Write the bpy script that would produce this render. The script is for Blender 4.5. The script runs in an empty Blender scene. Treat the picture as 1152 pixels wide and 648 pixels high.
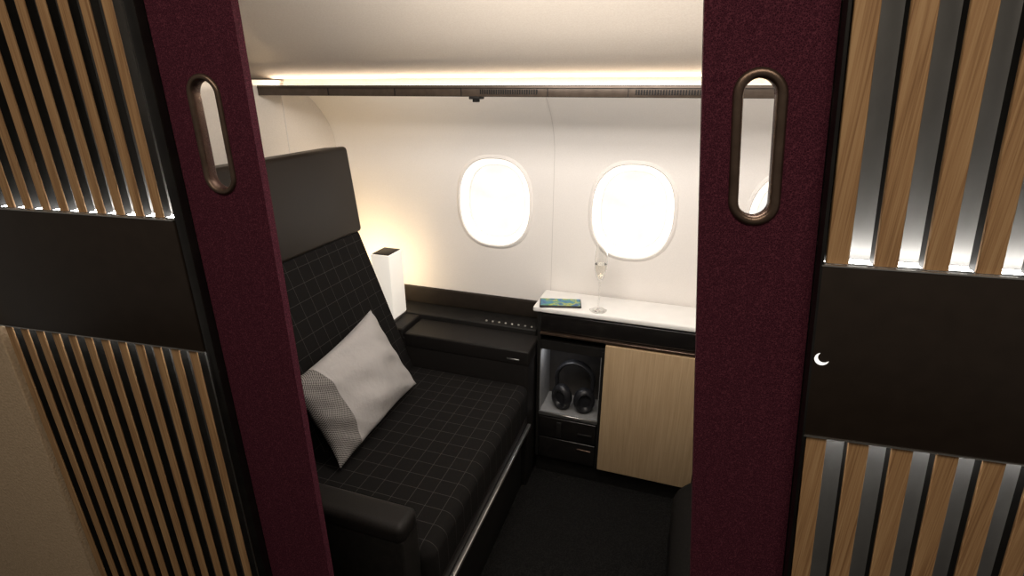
import bpy, bmesh, math, random
from mathutils import Vector, Matrix
random.seed(3)
S = bpy.context.scene
COL = S.collection
pi = math.pi

# ---------------------------------------------------------------- materials
def mat(name, col, rough=.5, metal=0, spec=.5, emit=None, es=0, trans=0, ior=1.45, coat=0):
    m = bpy.data.materials.new(name); m.use_nodes = True
    b = m.node_tree.nodes['Principled BSDF']
    b.inputs['Base Color'].default_value = (*col, 1)
    b.inputs['Roughness'].default_value = rough
    b.inputs['Metallic'].default_value = metal
    b.inputs['Specular IOR Level'].default_value = spec
    b.inputs['Transmission Weight'].default_value = trans
    b.inputs['IOR'].default_value = ior
    b.inputs['Coat Weight'].default_value = coat
    if emit:
        b.inputs['Emission Color'].default_value = (*emit, 1)
        b.inputs['Emission Strength'].default_value = es
    return m
def N(m, t, **kw):
    n = m.node_tree.nodes.new(t)
    for k, v in kw.items():
        setattr(n, k, v)
    return n
def L(m, a, b): m.node_tree.links.new(a, b)
def B(m): return m.node_tree.nodes['Principled BSDF']
def mapped(m, scale=(1,1,1), which='Object'):
    tc = N(m, 'ShaderNodeTexCoord'); mp = N(m, 'ShaderNodeMapping')
    mp.inputs['Scale'].default_value = scale
    L(m, tc.outputs[which], mp.inputs['Vector']); return mp.outputs['Vector']
def ramp(m, fac, stops):
    r = N(m, 'ShaderNodeValToRGB'); e = r.color_ramp.elements
    while len(e) < len(stops): e.new(.5)
    for i, (p, c) in enumerate(stops):
        e[i].position = p; e[i].color = (*c, 1)
    L(m, fac, r.inputs['Fac']); return r.outputs['Color']
def bump(m, h, strength=.3, dist=.002):
    b = N(m, 'ShaderNodeBump'); b.inputs['Strength'].default_value = strength
    b.inputs['Distance'].default_value = dist
    L(m, h, b.inputs['Height']); L(m, b.outputs['Normal'], B(m).inputs['Normal'])
def noise(m, vec, scale=5, detail=4, rough=.5):
    n = N(m, 'ShaderNodeTexNoise'); n.inputs['Scale'].default_value = scale
    n.inputs['Detail'].default_value = detail; n.inputs['Roughness'].default_value = rough
    L(m, vec, n.inputs['Vector']); return n.outputs['Fac']
def voro(m, vec, scale, feature='F1'):
    n = N(m, 'ShaderNodeTexVoronoi', feature=feature); n.inputs['Scale'].default_value = scale
    L(m, vec, n.inputs['Vector']); return n.outputs['Distance']
def math_(m, op, a, b=None, c=None):
    n = N(m, 'ShaderNodeMath', operation=op)
    for i, v in enumerate((a, b, c)):
        if v is None: continue
        if isinstance(v, (int, float)): n.inputs[i].default_value = v
        else: L(m, v, n.inputs[i])
    return n.outputs[0]

def textured(name, c1, c2, scale, rough, bs=.4, bd=.001, metal=0, kind='noise', spec=.5, sc=(1,1,1), coat=0):
    m = mat(name, c1, rough, metal, spec, coat=coat); v = mapped(m, sc)
    f = noise(m, v, scale) if kind == 'noise' else voro(m, v, scale)
    L(m, ramp(m, f, [(.3, c1), (.7, c2)]), B(m).inputs['Base Color'])
    bump(m, f, bs, bd); return m

M = {}
# woven burgundy: dark ground with small lighter flecks
pm_ = mat('burgundy_fabric', (.05,.01,.02), .85, spec=.10)
v = mapped(pm_); d1_ = voro(pm_, v, 480, 'DISTANCE_TO_EDGE') ; f2_ = noise(pm_, v, 420, 2)
mixv = math_(pm_, 'ADD', math_(pm_, 'MULTIPLY', d1_, 1.0), math_(pm_, 'MULTIPLY', f2_, .45))
L(pm_, ramp(pm_, mixv, [(.20,(.115,.029,.045)),(.34,(.052,.0108,.0205)),(.66,(.027,.0054,.0112))]), B(pm_).inputs['Base Color'])
bump(pm_, mixv, .5, .0008)
M['purple'] = pm_
M['bronze'] = textured('bronze_metal', (.13,.088,.066), (.18,.125,.095), 60, .34, .05, .0003, metal=.85)
M['band'] = textured('dark_lacquer', (.0175,.0118,.0086), (.022,.0150,.0110), 40, .38, .04, .0003, spec=.4)
M['blackgloss'] = textured('black_gloss', (.006,.005,.005), (.011,.01,.009), 30, .22, .02, .0002)
M['blackmatte'] = textured('black_matte', (.007,.0065,.006), (.012,.011,.010), 50, .55, .05, .0004, spec=.25)
M['leather'] = textured('black_leather', (.007,.0063,.006), (.0125,.0108,.010), 420, .5, .25, .0006, spec=.22)
M['brownleather'] = textured('dark_brown_leather', (.0135,.0098,.0074), (.0190,.0142,.0110), 420, .42, .12, .0004, spec=.3)
M['backing'] = textured('brushed_backing', (.26,.255,.25), (.31,.305,.30), 20, .5, .02, .0002, metal=.4, sc=(2,2,1))
M['backingdark'] = textured('dark_brushed_backing', (.10,.095,.09), (.13,.125,.12), 20, .45, .02, .0002, metal=.4, sc=(2,2,1))
M['silver'] = textured('silver_metal', (.55,.54,.52), (.68,.67,.65), 50, .28, .02, .0002, metal=.95)
M['white'] = textured('white_laminate', (.78,.77,.75), (.83,.82,.80), 20, .3, .02, .0002)
M['lining'] = textured('cabin_lining', (.79,.755,.72), (.83,.795,.76), 300, .75, .08, .0004, spec=.12)
M['bulkhead'] = textured('bulkhead_lining', (.66,.61,.55), (.72,.67,.61), 250, .7, .1, .0005, spec=.3)
M['ceil'] = textured('grained_ceiling_panel', (.74,.66,.575), (.80,.73,.645), 260, .75, .35, .0010, spec=.15)
M['beige'] = textured('beige_grained_panel', (.44,.325,.215), (.57,.43,.295), 220, .6, .7, .002, spec=.3)
M['seam'] = mat('seam_grey', (.64,.61,.58), .7)
M['carpet'] = textured('black_carpet', (.004,.004,.004), (.013,.0125,.012), 200, .95, .8, .003, kind='voro', spec=.1)
M['interior'] = textured('niche_grey', (.17,.17,.17), (.21,.21,.21), 30, .5, .02, .0003)
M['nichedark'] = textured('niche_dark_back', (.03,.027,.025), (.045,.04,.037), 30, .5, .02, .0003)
M['rubber'] = textured('headphone_black', (.007,.007,.008), (.015,.015,.017), 90, .4, .05, .0003, spec=.35)

def wood(name, a, b, c, axis='z', sc=1):
    m = mat(name, b, .55, spec=.3)
    v = mapped(m, (55*sc, 55*sc, 2.2*sc))
    f = noise(m, v, 2.2, 6, .6)
    v2 = mapped(m, (420*sc, 420*sc, 5*sc)); f2 = noise(m, v2, 1.5, 3, .5)
    mix = math_(m, 'ADD', math_(m, 'MULTIPLY', f, .5), math_(m, 'MULTIPLY', f2, .5))
    L(m, ramp(m, mix, [(.36, a), (.5, b), (.62, c)]), B(m).inputs['Base Color'])
    bump(m, mix, .3, .0005)
    return m
M['slatwood'] = wood('oak_slat_wood', (.235,.125,.057), (.365,.212,.102), (.44,.275,.14))
M['oak'] = wood('light_oak_veneer', (.33,.228,.128), (.39,.278,.162), (.44,.32,.195), sc=.9)

def gridfabric(name, ax, sp):
    m = mat(name, (.01,.01,.01), .9, spec=.10)
    tc = N(m, 'ShaderNodeTexCoord'); sx = N(m, 'ShaderNodeSeparateXYZ')
    L(m, tc.outputs['Object'], sx.inputs[0])
    ms = []
    for a in ax:
        fr = math_(m, 'FRACT', math_(m, 'DIVIDE', math_(m, 'ADD', sx.outputs[a], 5.013), sp))
        ms.append(math_(m, 'LESS_THAN', fr, .022))
    ln = math_(m, 'MAXIMUM', ms[0], ms[1])
    n = noise(m, tc.outputs['Object'], 500, 2)
    mx = N(m, 'ShaderNodeMix', data_type='RGBA')
    mx.inputs[6].default_value = (.0088,.0080,.0077,1); mx.inputs[7].default_value = (.052,.048,.046,1)
    L(m, ln, mx.inputs[0]); L(m, mx.outputs[2], B(m).inputs['Base Color'])
    bump(m, n, .3, .0008)
    return m
M['gridback'] = gridfabric('checked_black_wool_upright', (1,2), .05)
M['gridseat'] = gridfabric('checked_black_wool_seat', (0,1), .05)

def emitm(name, col, s):
    return mat(name, (.8,.8,.8), .5, emit=col, es=s)

# ---------------------------------------------------------------- mesh helpers
def link(name, me, m=None, parent=None, smooth=False, loc=None):
    o = bpy.data.objects.new(name, me); COL.objects.link(o)
    if m: me.materials.append(m)
    if loc is not None: o.location = loc
    if parent:
        o.parent = parent
        o.matrix_parent_inverse = parent.matrix_basis.inverted()
    if smooth:
        for p in me.polygons: p.use_smooth = True
    return o
def auto(o, ang=40):
    me = o.data
    for p in me.polygons: p.use_smooth = True
    try: me.set_sharp_from_angle(angle=math.radians(ang))
    except Exception: pass
def bm_obj(name, bm, m, parent=None, fn=None, center=True, smooth=True, ang=40):
    """bm in world coords (optionally mapped by fn) -> object with origin at centre"""
    if fn:
        for v in bm.verts: v.co = Vector(fn(v.co))
    bmesh.ops.recalc_face_normals(bm, faces=bm.faces)
    c = Vector((0,0,0))
    if center and len(bm.verts):
        lo = Vector([min(v.co[i] for v in bm.verts) for i in range(3)])
        hi = Vector([max(v.co[i] for v in bm.verts) for i in range(3)])
        c = (lo+hi)/2
        for v in bm.verts: v.co -= c
    me = bpy.data.meshes.new(name); bm.to_mesh(me); bm.free()
    o = link(name, me, m, parent, loc=c)
    if smooth: auto(o, ang)
    return o
def add_box(bm, x0,x1,y0,y1,z0,z1, bev=0, seg=3):
    r = bmesh.ops.create_cube(bm, size=1)
    vs = r['verts']
    for v in vs:
        v.co = Vector(((x0+x1)/2+v.co.x*(x1-x0), (y0+y1)/2+v.co.y*(y1-y0), (z0+z1)/2+v.co.z*(z1-z0)))
    if bev > 0:
        es = set()
        for v in vs:
            for e in v.link_edges: es.add(e)
        bmesh.ops.bevel(bm, geom=list(es), offset=bev, segments=seg, profile=.5, affect='EDGES')
def box(name, x0,x1,y0,y1,z0,z1, m, parent=None, bev=.003, seg=3, fn=None):
    bm = bmesh.new(); add_box(bm, x0,x1,y0,y1,z0,z1, bev, seg)
    return bm_obj(name, bm, m, parent, fn)
def empty(name, loc, label, cat, rotz=0):
    e = bpy.data.objects.new(name, None); COL.objects.link(e)
    e.empty_display_size = .05; e.location = loc; e.rotation_euler = (0,0,rotz)
    e['label'] = label; e['category'] = cat
    return e
def struct(o, label, cat='wall'):
    o['kind'] = 'structure'; o['label'] = label; o['category'] = cat; return o
def lab(o, label): o['label'] = label; return o
def lathe(name, prof, m, loc, parent=None, n=40):
    bm = bmesh.new(); rings = []
    for r, z in prof:
        rings.append([bm.verts.new((loc[0]+r*math.cos(2*pi*i/n), loc[1]+r*math.sin(2*pi*i/n), loc[2]+z)) for i in range(n)])
    for a, b in zip(rings, rings[1:]):
        for i in range(n):
            bm.faces.new((a[i], a[(i+1)%n], b[(i+1)%n], b[i]))
    bm.faces.new(rings[0]); bm.faces.new(rings[-1])
    return bm_obj(name, bm, m, parent, ang=50)
def tube(name, pts, r, m, parent=None, closed=False, n=12):
    bm = bmesh.new(); rings = []; K = len(pts); pts = [Vector(p) for p in pts]
    up = Vector((0,1,0))
    for i, p in enumerate(pts):
        a = pts[(i-1) % K] if (closed or i > 0) else p
        b = pts[(i+1) % K] if (closed or i < K-1) else p
        t = (b-a).normalized(); s = t.cross(up).normalized(); u = s.cross(t)
        rr = r(i/(K-1)) if callable(r) else r
        rings.append([bm.verts.new(p+rr*(math.cos(2*pi*k/n)*s*.7+math.sin(2*pi*k/n)*u*1.5)) for k in range(n)])
    prs = list(zip(rings, rings[1:])) + ([(rings[-1], rings[0])] if closed else [])
    for a, b in prs:
        for k in range(n): bm.faces.new((a[k], a[(k+1)%n], b[(k+1)%n], b[k]))
    if not closed: bm.faces.new(rings[0]); bm.faces.new(rings[-1])
    return bm_obj(name, bm, m, parent, ang=60)

# ---------------------------------------------------------------- partition plane
AL = math.atan(.085); CA, SA = math.cos(AL), math.sin(AL)
def PF(k):   # local (s, n towards aisle, z) -> world
    def f(c):
        s, n, z = c
        s = s - k*(z-1.3)
        return (s*CA + n*SA, .65 + s*SA - n*CA, z)
    return f
PL, PR = PF(0.0), PF(.10)
ZTOP = 1.93

def stadium(cx, cz, w, h, n=14):
    r = w/2; pts = []
    for i in range(n+1):
        a = pi*i/n; pts.append((cx+r*math.cos(a), cz+h/2-r+r*math.sin(a)))
    for i in range(n+1):
        a = pi+pi*i/n; pts.append((cx+r*math.cos(a), cz-h/2+r+r*math.sin(a)))
    return pts
def plate_with_holes(bm, outer, holes, y0, y1):
    es = []
    def loop(pts):
        vs = [bm.verts.new((a, y0, b)) for a, b in pts]
        for i in range(len(vs)): es.append(bm.edges.new((vs[i], vs[(i+1)%len(vs)])))
    loop(outer)
    for h in holes: loop(h)
    r = bmesh.ops.triangle_fill(bm, use_beauty=True, edges=es)
    fs = [g for g in r['geom'] if isinstance(g, bmesh.types.BMFace)]
    if y1 is not None:
        ex = bmesh.ops.extrude_face_region(bm, geom=fs)
        for g in ex['geom']:
            if isinstance(g, bmesh.types.BMVert): g.co.y = y1
def ring_sweep(bm, pts, wid, y0, y1, cx, cz):
    K = len(pts); secs = []
    ch = min(wid, abs(y1-y0))*.28
    for i in range(K):
        a = Vector(pts[(i-1)%K]); b = Vector(pts[(i+1)%K]); t = (b-a).normalized(); nrm = Vector((t.y, -t.x))
        p = Vector(pts[i])
        if nrm.dot(p-Vector((cx,cz))) < 0: nrm = -nrm
        sec = []
        for off, y in ((ch,y0),(wid-ch,y0),(wid,y0+ch),(wid,y1-ch),(wid-ch,y1),(ch,y1),(0,y1-ch),(0,y0+ch)):
            q = p+nrm*off; sec.append(bm.verts.new((q.x, y, q.y)))
        secs.append(sec)
    for i in range(K):
        a, b = secs[i], secs[(i+1)%K]
        for k in range(8): bm.faces.new((a[k], a[(k+1)%8], b[(k+1)%8], b[k]))
def sliding_door(name, s0, s1, hs, hw, fw, fn, label):
    hz = 1.4335
    bm = bmesh.new()
    hole = stadium(hs, hz, hw, .150)
    plate_with_holes(bm, [(s0,0.03),(s1,0.03),(s1,ZTOP),(s0,ZTOP)], [hole], -.014, .0)
    o = bm_obj(name, bm, M['purple'], None, fn, ang=30)
    struct(o, label, 'sliding door')
    bm = bmesh.new(); ring_sweep(bm, hole, fw, -.017, .004, hs, hz)
    r = bm_obj('handle_frame', bm, M['bronze'], o, fn, ang=50)
    lab(r, 'bronze oval handle opening frame')
    return o
sliding_door('door_1', -.718, -.583, -.652, .038, .008, PL, 'burgundy textured fabric sliding door with bronze oval handle')
sliding_door('door_2', .022, .151, .0815, .034, .0110, PR, 'burgundy fabric sliding door with bronze oval handle slot')

def partition(s0, s1, s_first, pitch, w, dep, count, fn, label, tag, backing, bright, ZB0, ZB1):
    base = empty('partition_panel', fn(((s0+s1)/2, 0, 0)), label, 'wall panel')
    lo = .03
    lab(box('frame_board', s0, s1, -.048, -.032, lo, ZTOP, M['blackgloss'], base, .001, 1, fn), 'black glossy carrier board')
    x0, x1 = s0+.006, s1-.004
    for nm, z0, z1, led, bb in (('upper_backing', ZB1-.004, ZTOP-.01, ZB1-.004, 1), ('lower_backing', lo+.01, ZB0+.004, ZB0-.001, .8)):
        LM = emitm('led_white', (1,.965,.91), bright*bb)
        b = box(nm, x0, x1, -.032, -.030, z0, z1, backing, base, 0, 1, fn); lab(b, 'brushed metal backing behind the slats')
        l = box('light_strip', x0, x1, -.014, -.004, led, led+.004, LM, base, 0, 1, fn)
        lab(l, 'thin glowing strip along the slat ends')
        za, zb = (ZB1+.001, ZTOP-.01) if nm[0] == 'u' else (lo+.01, ZB0-.001)
        bm = bmesh.new()
        for i in range(count):
            a = s_first + i*pitch
            if a + w > s1: break
            add_box(bm, a, a+w, .010, .010+dep, za, zb, .0008, 1)
        g = bm_obj('slat_screen', bm, M['slatwood'], base, fn); lab(g, 'row of upright oak slats')
        bm = bmesh.new()
        for i in range(count):
            a = s_first + i*pitch
            if a + w > s1: break
            add_box(bm, a+.001, a+w-.001, -.003, .0103, za, zb)
        g = bm_obj('slat_spacer', bm, M['blackmatte'], base, fn); lab(g, 'black carriers behind the oak slats')
    lab(box('control_band', s0+.001, s1, .0022, .018, ZB0, ZB1, M['band'], base, .002, 2, fn), 'smooth dark brown lacquered band')
    lab(box('band_core', s0+.001, s1, -.030, .0022, ZB0+.006, ZB1-.006, M['blackmatte'], base, 0, 2, fn), 'black core')
    for z in (ZB1-.0012, ZB0-.0002):
        lab(box('edge_strip', s0+.002, s1, .012, .0188, z, z+.0016, M['silver'], base, 0, 1, fn), 'fine bright metal line')
    lab(box('edge_post', s0, s0+.004, -.032, .018, lo, ZTOP, M['blackgloss'], base, .001, 2, fn) if tag == 'R' else
        box('edge_post', s1, s1+.018, -.012, .016, lo, ZTOP, M['blackgloss'], base, .003, 2, fn), 'black glossy vertical edge')
    return base
pR = partition(.152, .75, .159, .0487, .0235, .004, 12, PR, 'slatted oak suite wall with dark brown middle band and crescent symbol', 'R', M['backing'], 19, 1.082, 1.311)
pLeft = partition(-1.193, -.737, -1.186, .0374, .0165, .003, 12, PL, 'slatted oak suite wall with glossy dark brown middle band', 'L', M['backingdark'], 28, 1.086, 1.311)
# crescent
bm = bmesh.new(); c = (.1645, 1.1935); R = .0080
a0d = math.acos((1+.45**2-.88**2)/(2*.45))
pts = []
a0, a1 = pi/4+a0d, pi/4+2*pi-a0d
for i in range(25):
    a = a0+(a1-a0)*i/24; pts.append((c[0]+R*math.cos(a), c[1]+R*math.sin(a)))
oc = (c[0]+R*.318, c[1]+R*.318)
st = math.atan2(pts[-1][1]-oc[1], pts[-1][0]-oc[0]); en = math.atan2(pts[0][1]-oc[1], pts[0][0]-oc[0])
if en > st: en -= 2*pi
for i in range(1, 20):
    a = st+(en-st)*i/20
    pts.append((oc[0]+.88*R*math.cos(a), oc[1]+.88*R*math.sin(a)))
plate_with_holes(bm, pts, [], .0182, .0188)
lab(bm_obj('crescent_symbol', bm, emitm('crescent_white', (1,.98,.94), 1.0), pR, PR, smooth=False), 'small white crescent moon symbol')
# walls of the aisle beside the slatted walls
struct(box('wall_side', -2.6, -1.1945, -.03, .02, .02, 2.1, M['beige'], None, .002, 1, PL), 'beige grained wall panel beside the slats')
struct(box('wall_aisle', .7515, 1.6, -.03, .02, .02, 2.1, M['beige'], None, .002, 1, PL), 'beige grained wall panel in the aisle')

# ---------------------------------------------------------------- shell
struct(box('floor', -2.7, 1.7, -1.3, 2.0, -.04, 0, M['carpet'], None, 0, 1), 'black textured cabin carpet', 'floor')
XL, XR = -1.40, .62
YW = 1.88
wins = [(-.705, 1.079), (-.180, 1.079), (.345, 1.079)]
def rrect(cx, cz, w, h, n=64, p=2.45):
    out = []
    for i in range(n):
        a = 2*pi*i/n; ca, sa = math.cos(a), math.sin(a)
        out.append((cx+w/2*math.copysign(abs(ca)**(2/p), ca), cz+h/2*math.copysign(abs(sa)**(2/p), sa)))
    return out
bm = bmesh.new()
WO, HO = .285, .335
plate_with_holes(bm, [(XL,.0),(XR,.0),(XR,1.255),(XL,1.255)], [rrect(x,z,WO,HO) for x,z in wins], YW, None)
prof = [(YW,1.255)]
for i in range(1, 17):
    t = i/16
    prof.append((YW-.155*t**2.2, 1.255+.225*t))
prof += [(1.69,1.492),(1.635,1.498)]
rows = [[bm.verts.new((x, y, z)) for x in (XL, XR)] for y, z in prof]
for a, b in zip(rows, rows[1:]): bm.faces.new((a[0], a[1], b[1], b[0]))
bmesh.ops.remove_doubles(bm, verts=bm.verts, dist=.0005)
w = bm_obj('wall_back', bm, M['lining'], None, ang=45); struct(w, 'white curved cabin side wall lining with oval windows')
def seam(name, x):
    bm = bmesh.new(); P = [(YW-.0012, .70)] + [(y-.0012, z-.0008) for y, z in prof]
    r = [[bm.verts.new((x+d, y, z)) for d in (-.0012, .0012)] for y, z in P]
    for a, b in zip(r, r[1:]): bm.faces.new((a[0], a[1], b[1], b[0]))
    struct(bm_obj(name, bm, M['seam'], None), 'thin vertical joint in the cabin lining', 'trim')
seam('trim_3', -.470); seam('trim_4', .08)
# windows
paneM = mat('bright_sky_pane', (.05,.05,.05), .4, spec=.2)
v = mapped(paneM, (1,1,1.3)); f = noise(paneM, v, 9, 4)
L(paneM, ramp(paneM, f, [(.35,(.82,.82,.775)),(.65,(1,.985,.93))]), B(paneM).inputs['Emission Color'])
B(paneM).inputs['Emission Strength'].default_value = 1.15
revealM = textured('window_reveal_white_glow', (.90,.88,.84), (.92,.90,.86), 40, .4, .01, .0002)
B(revealM).inputs['Emission Color'].default_value = (1,.94,.82,1); B(revealM).inputs['Emission Strength'].default_value = 1.1  # reveal is no lamp: glow added to imitate blown-out daylight on the ring
gasketM = textured('window_gasket_grey_glow', (.72,.69,.63), (.76,.73,.67), 40, .5, .01, .0002)
B(gasketM).inputs['Emission Color'].default_value = (1,.95,.86,1); B(gasketM).inputs['Emission Strength'].default_value = .25  # seal also given a faint glow in place of window light
for i, (x, z) in enumerate(wins):
    def rings(secs, name, m, parent=None):
        bm = bmesh.new()
        rr = [[bm.verts.new((a, y, b)) for a, b in rrect(x, z, w_, h_)] for w_, h_, y in secs]
        for a, b in zip(rr, rr[1:]):
            for k in range(64): bm.faces.new((a[k], a[(k+1)%64], b[(k+1)%64], b[k]))
        return bm_obj(name, bm, m, parent, ang=60)
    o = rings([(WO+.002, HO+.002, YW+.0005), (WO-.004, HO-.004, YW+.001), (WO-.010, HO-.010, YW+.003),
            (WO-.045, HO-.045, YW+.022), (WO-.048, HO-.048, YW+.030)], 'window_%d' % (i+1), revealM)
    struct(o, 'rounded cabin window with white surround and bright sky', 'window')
    g = rings([(WO+.030, HO+.030, YW-.0004), (WO+.020, HO+.020, YW-.005), (WO+.006, HO+.006, YW-.006), (WO-.001, HO-.001, YW+.001)], 'window_surround', M['lining'], o)
    lab(g, 'soft raised cream surround')
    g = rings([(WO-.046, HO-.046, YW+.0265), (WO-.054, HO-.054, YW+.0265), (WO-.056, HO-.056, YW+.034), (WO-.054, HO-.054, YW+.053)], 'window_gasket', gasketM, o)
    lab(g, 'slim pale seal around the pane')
    bm = bmesh.new(); plate_with_holes(bm, rrect(x, z, WO-.052, HO-.052), [], YW+.040, YW+.043)
    lab(bm_obj('window_pane', bm, paneM, o, smooth=False), 'bright hazy window pane')

struct(box('wall_left', XL-.03, XL, .60, 1.93, 0, 1.512, M['bulkhead'], None, 0, 1), 'pale bulkhead behind the seat')
struct(box('trim_5', XL, XL+.0012, 1.603, 1.607, .95, 1.512, M['seam'], None, 0, 1), 'thin vertical joint in the bulkhead', 'trim')
struct(box('trim_7', -2.0, XL+.006, .60, 1.66, 1.512, 1.520, M['bulkhead'], None, .001, 1), 'pale cap along the top of the bulkhead', 'trim')
struct(box('wall_right', XR, XR+.03, .72, 1.93, 0, 2.05, M['bulkhead'], None, 0, 1), 'pale bulkhead of the suite')
# ceiling cove
bm = bmesh.new()
cp = [(1.66,1.530),(1.585,1.525),(1.56,1.530),(1.50,1.556),(1.42,1.600),(1.30,1.672),(1.15,1.752),(1.0,1.815),(.8,1.87),(.6,1.90)]
def cat(P, n=5):
    out = []
    for i in range(len(P)-1):
        p0, p1, p2, p3 = P[max(i-1,0)], P[i], P[i+1], P[min(i+2,len(P)-1)]
        for j in range(n):
            t = j/n
            out.append(tuple(.5*((2*p1[k])+(-p0[k]+p2[k])*t+(2*p0[k]-5*p1[k]+4*p2[k]-p3[k])*t*t+(-p0[k]+3*p1[k]-3*p2[k]+p3[k])*t**3) for k in range(len(p1))))
    out.append(P[-1]); return out
cpp = cat(cp)
rows = [[bm.verts.new((x, y, z)) for x in (-2.0, XR)] for y, z in cpp]
for a, b in zip(rows, rows[1:]): bm.faces.new((a[0], a[1], b[1], b[0]))
struct(bm_obj('ceiling', bm, M['ceil'], None, ang=60), 'cream grained curved ceiling panel with warm cove glow', 'ceiling')
struct(box('trim_1', -2.0, XR, 1.615, 1.636, 1.480, 1.529, M['bulkhead'], None, .001, 1), 'cream strip above the dark rail', 'trim')
# dark rail with vents
bm = bmesh.new(); add_box(bm, XL+.001, XR-.001, 1.495, 1.60, 1.4715, 1.5035, .002, 2)
rail = bm_obj('trim_2', bm, textured('rail_dark_bronze', (.062,.045,.033), (.085,.064,.049), 50, .4, .02, .0002, metal=.4), None)
struct(rail, 'dark bronze service rail with air vents below the ceiling', 'trim')
lab(box('rail_groove', XL+.002, XR-.002, 1.4925, 1.4948, 1.4945, 1.4958, M['blackmatte'], rail, 0, 1), 'fine dark groove')
bm = bmesh.new()
for x0, x1 in ((-.60,-.42),(-.16,.02),(.20,.4)):
    n = int((x1-x0)/.007)
    for i in range(n):
        add_box(bm, x0+i*.007, x0+i*.007+.0035, 1.4925, 1.4948, 1.479, 1.4915)
for x0 in (-1.12,-.88,-.66,-.40,-.18,.04,.42):
    add_box(bm, x0, x0+.002, 1.4925, 1.4948, 1.4735, 1.4945)
v_ = bm_obj('air_vent', bm, M['blackmatte'], rail); lab(v_, 'fine black vent grille and joints')
box('rail_hook', -.630, -.597, 1.480, 1.520, 1.465, 1.473, M['blackmatte'], rail, .002)
box('rail_hook', -.621, -.607, 1.485, 1.510, 1.457, 1.466, M['blackmatte'], rail, .002)
cove = box('trim_6', -1.98, XR-.01, 1.585, 1.598, 1.5035, 1.5045, emitm('cove_led_warm', (1,.86,.68), 1.2), None, 0, 1)
struct(cove, 'warm glowing cove light strip', 'trim')

# ---------------------------------------------------------------- seat
seat = empty('airplane_seat', (-.85, 1.2, 0), 'wide black first class seat with checked wool upholstery', 'seat')
lab(box('seat_base', -1.20, -.50, .806, 1.600, .0, .30, M['blackmatte'], seat, .006), 'matte black base')
lab(box('seat_cushion', -1.02, -.470, .806, 1.602, .335, .478, M['gridseat'], seat, .032, 6), 'black wool cushion with fine pale checks')
lab(box('cushion_tray', -1.02, -.476, .808, 1.60, .302, .342, M['leather'], seat, .006), 'black leather apron')
lab(box('front_rail', -.476, -.462, .81, 1.60, .292, .306, M['silver'], seat, .003), 'slim silver rail')
def leanbox(name, px, pz, ang, x0,x1,y0,y1,z0,z1, m, bev, seg=6):
    bm = bmesh.new(); add_box(bm, x0,x1,y0,y1,z0,z1, bev, seg)
    me = bpy.data.meshes.new(name)
    cy = (y0+y1)/2
    for v in bm.verts: v.co.y -= cy
    bmesh.ops.recalc_face_normals(bm, faces=bm.faces); bm.to_mesh(me); bm.free()
    o = bpy.data.objects.new(name, me); COL.objects.link(o); me.materials.append(m)
    o.location = (px, cy, pz); o.rotation_euler = (0, -ang, 0)
    o.parent = seat; o.matrix_parent_inverse = seat.matrix_basis.inverted(); auto(o, 60)
    return o
lab(leanbox('backrest', -.937, .47, math.radians(19.2), -.115, 0, .80, 1.598, -.02, .585, M['gridback'], .028), 'tall black wool backrest with fine pale checks')
lab(leanbox('headrest', -1.118, 1.005, math.radians(5), -.10, .0, .79, 1.60, .0, .302, M['brownleather'], .014), 'dark brown leather headrest')
lab(box('seat_shell', -1.354, -1.24, .80, 1.60, 0, .98, M['blackmatte'], seat, .01), 'black rear shell')
arm = box('armrest', -1.20, -.492, .728, .803, .570, .622, M['leather'], seat, .018, 6); lab(arm, 'rounded black leather armrest')
lab(box('armrest_panel', -1.20, -.496, .732, .802, 0, .582, M['blackmatte'], seat, .006), 'black armrest side panel')
bk = box('seat_buckle', -.80, -.765, .822, .85, .476, .486, M['silver'], seat, .003); lab(bk, 'small silver belt buckle')

# ---------------------------------------------------------------- side console
con = empty('side_console', (-.9, 1.7, 0), 'low black leather console between seat and window wall', 'console')
lab(box('console_body', XL+.006, -.480, 1.606, 1.75, 0, .585, M['leather'], con, .008), 'black leather console body')
lab(box('console_lid', -.985, -.475, 1.604, 1.752, .545, .605, M['leather'], con, .008, 5), 'padded black lid')
lab(box('console_lid', XL+.006, -.99, 1.606, 1.752, .545, .620, M['leather'], con, .008, 5), 'padded black lid')
lab(box('window_ledge', XL+.006, -.492, 1.754, 1.872, 0, .622, M['blackmatte'], con, .005), 'black ledge')
lab(box('sill_strip', XL+.006, -.492, 1.862, 1.878, .622, .695, textured('sill_bronze', (.016,.012,.009),(.022,.017,.013), 40, .6, .02,.0002, metal=0, spec=.2), con, .004), 'dark bronze strip at the wall')
lab(box('badge', -.560, -.512, 1.6015, 1.6045, .566, .571, M['silver'], con, .0005, 1), 'tiny silver badge')
for i in range(8):
    x = -.705+i*.027
    b = lathe('control_button', [(.003,0),(.0045,.001),(.0045,.004),(.003,.0055)], M['silver'], (x, 1.775, .622), con, 16)
    lab(b, 'small chrome button')

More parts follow.
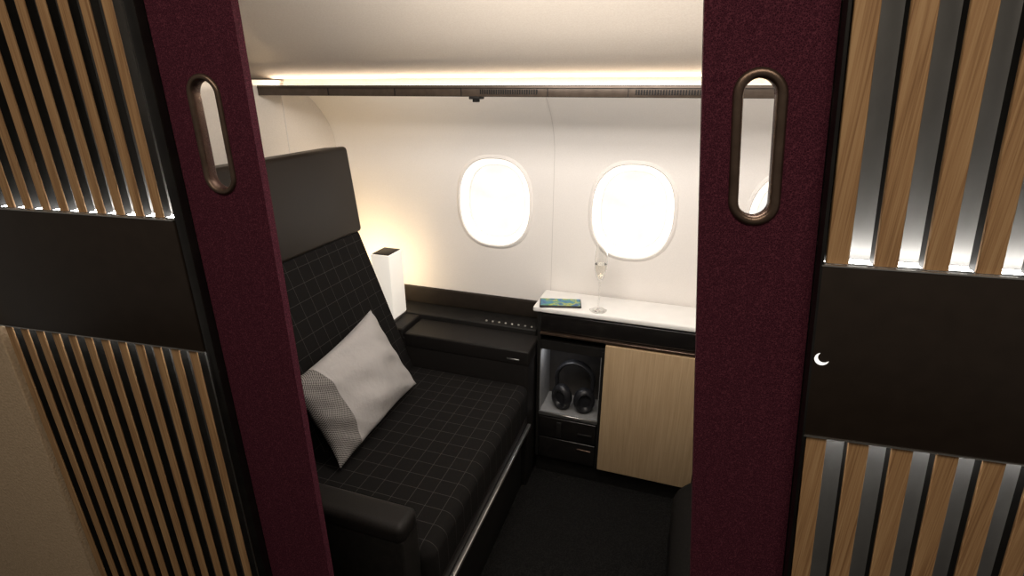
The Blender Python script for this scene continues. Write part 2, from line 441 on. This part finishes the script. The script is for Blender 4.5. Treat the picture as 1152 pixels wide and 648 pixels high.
# ---------------------------------------------------------------- cabinet
YC = 1.70
cab = empty('storage_cabinet', (0, 1.78, 0), 'low black side cabinet with open niche and pale oak door', 'cabinet')
xa, xb, xd, xe = -.472, -.222, -.215, XR-.005
lab(box('plinth', xa, xe, YC+.02, 1.87, 0, .085, M['blackmatte'], cab, .002), 'black plinth')
bm = bmesh.new()
add_box(bm, xa, xa+.012, YC, 1.87, .085, .726, .001, 1)
add_box(bm, xb-.006, xb+.004, YC, 1.87, .085, .60, .001, 1)
add_box(bm, xa+.012, xe, YC+.004, 1.87, .575, .612, .001, 1)
add_box(bm, xa+.012, xb-.006, YC, 1.87, .286, .298, .001, 1)
add_box(bm, xb+.004, xe, YC+.02, 1.87, .085, .60, .001, 1)
add_box(bm, xa+.012, xe, 1.862, 1.870, .298, .726)
lab(bm_obj('cabinet_body', bm, M['blackmatte'], cab), 'black cabinet carcass')
bm = bmesh.new()
add_box(bm, xa+.0125, xa+.0145, YC+.004, 1.855, .298, .575)
add_box(bm, xb-.0085, xb-.0065, YC+.004, 1.855, .298, .575)
add_box(bm, xa+.0145, xb-.0085, YC+.004, 1.853, .298, .300)
lab(bm_obj('niche_lining', bm, M['interior'], cab), 'pale grey niche lining')
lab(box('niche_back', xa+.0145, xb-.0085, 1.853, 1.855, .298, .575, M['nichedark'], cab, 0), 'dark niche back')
lab(box('niche_lip', xa+.012, xb-.006, YC-.004, YC+.004, .288, .302, M['silver'], cab, .001, 1), 'silver niche lip')
lab(box('upper_tray', xa+.013, xe, YC-.002, YC+.012, .655, .722, M['blackgloss'], cab, .003), 'glossy black drawer front')
lab(box('tray_line', xa+.013, xe, YC-.012, YC+.004, .643, .651, M['bronze'], cab, .001, 1), 'bronze pull edge')
dr = box('door', xd, .135, YC-.016, YC+.003, .092, .636, M['oak'], cab, .002); lab(dr, 'pale oak veneer door')
dr2 = box('door', .139, .50, YC-.016, YC+.003, .092, .636, M['oak'], cab, .002); lab(dr2, 'pale oak veneer door')
d1 = box('drawer', xa+.014, xb-.008, YC-.006, YC+.02, .192, .283, M['blackgloss'], cab, .003); lab(d1, 'glossy black drawer front')
d2 = box('drawer', xa+.014, xb-.008, YC-.006, YC+.02, .090, .187, M['blackgloss'], cab, .003); lab(d2, 'glossy black drawer front')
lab(box('handle', -.30, -.245, YC-.010, YC-.0065, .226, .236, M['blackmatte'], d1, .002), 'small black pull')
lab(box('latch', -.385, -.365, YC-.012, YC-.0065, .20, .27, M['blackmatte'], d1, .003), 'black latch')
lab(box('handle', -.30, -.245, YC-.010, YC-.0065, .155, .163, M['bronze'], d2, .002), 'small bronze pull')
ct = box('countertop', -.489, XR-.005, 1.692, 1.872, .728, .750, M['white'], None, .007, 4)
ct['label'] = 'glossy white rounded countertop on the side cabinet'; ct['category'] = 'countertop'

# ---------------------------------------------------------------- lamp
lamp = empty('table_lamp', (-1.09, 1.70, .62), 'square white glowing table lamp with dark cap on console', 'lamp')
shadeM = mat('lamp_glow', (.80,.78,.74), .5, emit=(1,.92,.80), es=.42)
lab(box('lamp_shade', -1.131, -1.05, 1.650, 1.748, .632, .896, shadeM, lamp, .003), 'glowing white square shade')
lab(box('lamp_cap', -1.126, -1.055, 1.655, 1.743, .8962, .899, M['leather'], lamp, .001), 'dark flat cap')
lab(box('lamp_base', -1.130, -1.051, 1.651, 1.747, .6202, .632, M['silver'], lamp, .002), 'slim metal foot')

# ---------------------------------------------------------------- pillow
TL, TR, BR, BL = [Vector(v) for v in ((-.955,.955,.752), (-.975,1.392,.792), (-.842,1.428,.508), (-.835,.972,.498))]
nrm = (TR-TL).cross(BL-TL).normalized()
if nrm.x < 0: nrm = -nrm
bm = bmesh.new(); uvl = bm.loops.layers.uv.new('UVMap'); n = 44
def pv(i, j, side):
    u, v = i/n, j/n; a, b = 2*u-1, 2*v-1
    pu = .5+.5*a*(1-.07*(1-b*b)); pw = .5+.5*b*(1-.07*(1-a*a))
    p = (TL*(1-pu)+TR*pu)*(1-pw)+(BL*(1-pu)+BR*pu)*pw
    t = .056*((1-abs(a)**2.4)**.5)*((1-abs(b)**2.4)**.5)
    edge = abs(a)**3+abs(b)**3
    t *= 1+.09*math.sin(9*u+4*v)+.08*math.sin(15*v-6*u)+.04*math.sin(23*u+3*math.sin(6*v))+.10*edge*math.sin(26*(u-v)+3*math.sin(5*u))
    return p+nrm*t*side
for side in (1, -1):
    g = [[bm.verts.new(pv(i, j, side)) for j in range(n+1)] for i in range(n+1)]
    for i in range(n):
        for j in range(n):
            f = bm.faces.new((g[i][j], g[i+1][j], g[i+1][j+1], g[i][j+1]))
            for lp, (a, b) in zip(f.loops, ((i,j),(i+1,j),(i+1,j+1),(i,j+1))): lp[uvl].uv = (a/n, b/n)
bmesh.ops.remove_doubles(bm, verts=bm.verts, dist=.0003)
pm = mat('pillow_cotton', (.6,.6,.6), .85, spec=.2)
tc = N(pm, 'ShaderNodeTexCoord'); sp = N(pm, 'ShaderNodeSeparateXYZ'); L(pm, tc.outputs['UV'], sp.inputs[0])
ck = N(pm, 'ShaderNodeTexChecker'); mp = N(pm, 'ShaderNodeMapping'); mp.inputs['Scale'].default_value = (1.45,1,1)
L(pm, tc.outputs['UV'], mp.inputs['Vector']); L(pm, mp.outputs[0], ck.inputs['Vector']); ck.inputs['Scale'].default_value = 92
ck.inputs['Color1'].default_value = (.045,.042,.04,1); ck.inputs['Color2'].default_value = (.30,.285,.275,1)
st_ = math_(pm, 'LESS_THAN', sp.outputs[0], .20)
mx = N(pm, 'ShaderNodeMix', data_type='RGBA'); mx.inputs[6].default_value = (.38,.365,.36,1)
L(pm, st_, mx.inputs[0]); L(pm, ck.outputs['Color'], mx.inputs[7]); L(pm, mx.outputs[2], B(pm).inputs['Base Color'])
nz = noise(pm, tc.outputs['Object'], 14, 5); bump(pm, nz, .8, .012)
pil = bm_obj('pillow', bm, pm, None, ang=80)
pil['label'] = 'light grey cushion with houndstooth side stripe leaning on backrest'; pil['category'] = 'pillow'

# ---------------------------------------------------------------- phone
ph = empty('smartphone', (-.398, 1.742, .750), 'dark smartphone with colourful green and blue screen on countertop', 'phone', math.radians(14))
def RZ(cx, cy, a):
    def f(c): return (cx+c[0]*math.cos(a)-c[1]*math.sin(a), cy+c[0]*math.sin(a)+c[1]*math.cos(a), c[2])
    return f
fz = RZ(-.398, 1.742, math.radians(14))
box('phone_body', -.076, .076, -.037, .037, .7502, .758, M['blackgloss'], ph, .003, 3, fz)
sm = mat('phone_screen', (.03,.03,.03), .2)
v = mapped(sm, (1,1,1)); f = noise(sm, v, 24, 2)
c_ = ramp(sm, f, [(.30,(.01,.05,.25)),(.43,(.03,.28,.45)),(.50,(.08,.38,.16)),(.55,(.75,.68,.06)),(.60,(.04,.30,.30)),(.70,(.01,.10,.30))])
L(sm, c_, B(sm).inputs['Emission Color']); B(sm).inputs['Emission Strength'].default_value = .6
lab(box('phone_screen', -.072, .072, -.033, .033, .7581, .7585, sm, ph, 0, 1, fz), 'screen with swirling green and blue picture')

# ---------------------------------------------------------------- flute
fl = empty('champagne_flute', (-.256, 1.728, .750), 'tall clear champagne flute standing on white countertop', 'glass')
glassM = mat('clear_glass', (.96,.96,.95), .02, trans=1, ior=1.40)
footM = mat('clear_glass_foot', (.95,.95,.94), .05, trans=1, ior=1.22)
wineM = mat('champagne', (.99,.96,.90), .05, trans=1, ior=1.30)
FX, FY = -.256, 1.728
lathe('glass_foot', [(.0015,.0002),(.029,.0002),(.030,.0014),(.012,.0035),(.0036,.010)], footM, (FX,FY,.7502), fl)
lathe('glass_stem', [(.0036,.0095),(.0030,.03),(.0028,.09),(.0038,.108)], glassM, (FX,FY,.75), fl, 20)
bp = [(.0038,.108),(.009,.118),(.0155,.135),(.0208,.160),(.0222,.185),(.0205,.215),(.0185,.242)]
inn = [(r-.0013, z+.0015) for r, z in reversed(bp[1:-1])]
lathe('glass_bowl', bp+[(.0174,.2422)]+[(max(r,.002), z) for r, z in inn], glassM, (FX,FY,.75), fl)
lathe('champagne', [(.006,.1215),(.0135,.1375),(.0188,.1615),(.0200,.176)], wineM, (FX,FY,.75), fl)

# ---------------------------------------------------------------- headphones
hp = empty('headphones', (-.338, 1.775, .30), 'black over ear headphones standing in the open cabinet niche', 'headphones')
HX, HY, HZ = -.335, 1.765, .3005
q = .90
arc = [(HX+q*.080*math.cos(a), HY+.004, HZ+q*(.140+.085*math.sin(a))) for a in [pi*i/24 for i in range(25)]]
arc = [(HX+q*.074, HY+.004, HZ+q*.06)]+arc+[(HX-q*.074, HY+.004, HZ+q*.06)]
tube('headband', arc, .012, M['rubber'], hp, n=12)
for sgn in (1, -1):
    bm = bmesh.new(); K = 36; rings_ = []
    tilt = math.radians(20)*sgn
    for r, d in ((.002,-.026),(.036,-.026),(.047,-.018),(.051,-.004),(.050,.008),(.045,.018),(.036,.023),(.028,.018),(.024,.010),(.002,.009)):
        ring = []
        for i in range(K):
            a = 2*pi*i/K; X = d; Y = r*.92*math.cos(a); Z = r*1.18*math.sin(a)
            px, py = Y*math.cos(tilt)+X*math.sin(tilt), -X*math.cos(tilt)*1.0+Y*math.sin(tilt)
            ring.append(bm.verts.new((HX+q*(sgn*.050+px), HY-.020+q*py, HZ+q*(.0608+Z))))
        rings_.append(ring)
    for a, b in zip(rings_, rings_[1:]):
        for i in range(K): bm.faces.new((a[i], a[(i+1)%K], b[(i+1)%K], b[i]))
    bm.faces.new(rings_[0]); bm.faces.new(rings_[-1])
    lab(bm_obj('ear_cup', bm, M['rubber'], hp, ang=50), 'padded round black ear cup')

# ---------------------------------------------------------------- ottoman
bm = bmesh.new(); add_box(bm, .085, .50, .96, 1.46, .02, .36, .07, 6)
for v in bm.verts:
    t = (v.co.z-.02)/.34
    v.co.x += .007*math.sin(v.co.y*38+v.co.z*9) - .02*math.sin(pi*t)
ot = empty('ottoman', (.28, 1.22, 0), 'soft black rounded ottoman on the carpet', 'ottoman')
lab(bm_obj('ottoman_cushion', bm, textured('black_suede', (.006,.0055,.0055), (.012,.011,.010), 200, .9, .4, .001, spec=.1), ot, ang=80), 'soft black fabric cushion')
lab(box('ottoman_base', .13, .45, 1.01, 1.41, 0.0005, .03, M['blackmatte'], ot, .004), 'black base')

# ---------------------------------------------------------------- lights
def area(name, loc, rot, sx, sy, e, col):
    la = bpy.data.lights.new(name, 'AREA'); la.shape = 'RECTANGLE'; la.size = sx; la.size_y = sy
    la.energy = e; la.color = col
    o = bpy.data.objects.new(name, la); COL.objects.link(o); o.location = loc; o.rotation_euler = rot; return o
area('aisle_light', (.05, -.35, 2.35), (math.radians(18), 0, 0), 1.8, .5, 15, (1,.87,.70))
area('suite_fill_light', (-.15, .95, 1.80), (math.radians(30), 0, 0), .9, .25, 11, (1,.94,.88))  # invented fill inside the suite, added to lift walls and seat
area('doorway_fill_light', (-.30, .71, 1.72), (math.radians(97), 0, 0), .9, .08, 7.0, (1,.93,.86))  # unseen fill added above the doorway to brighten the ceiling
area('cove_light', (-.65, 1.592, 1.5085), (math.radians(-103), 0, 0), 2.5, .006, 6.5, (1,.83,.64))
area('wall_fill_light', (-.30, 1.535, 1.467), (math.radians(48), 0, 0), 1.7, .05, 2.4, (1,.94,.88))  # added fill under the rail, brightens the window wall
area('niche_light', (-.40, 1.73, .571), (0,0,0), .08, .04, .12, (.97,.97,1))
def point(name, loc, e, col, r=.03):
    la = bpy.data.lights.new(name, 'POINT'); la.energy = e; la.color = col; la.shadow_soft_size = r
    o = bpy.data.objects.new(name, la); COL.objects.link(o); o.location = loc; return o
point('lamp_side_fill', (-1.24, 1.68, .78), 3.4, (1,.74,.42), .05)  # extra light added beside the lamp, outside its shade, to warm the wall
w = bpy.data.worlds.new('World'); S.world = w; w.use_nodes = True
w.node_tree.nodes['Background'].inputs[0].default_value = (1,.90,.78,1)
w.node_tree.nodes['Background'].inputs[1].default_value = .12

# ---------------------------------------------------------------- camera
cam = bpy.data.cameras.new('camera'); co = bpy.data.objects.new('camera', cam); COL.objects.link(co)
cam.sensor_width = 36; cam.lens = 36*588/1152; cam.clip_start = .02
co.location = (0, 0, 1.5)
th, ps = math.radians(21.1), math.radians(18.6)
co.rotation_euler = (pi/2-th, 0, ps)
S.camera = co
try:
    S.view_settings.view_transform = 'Standard'
except Exception: pass
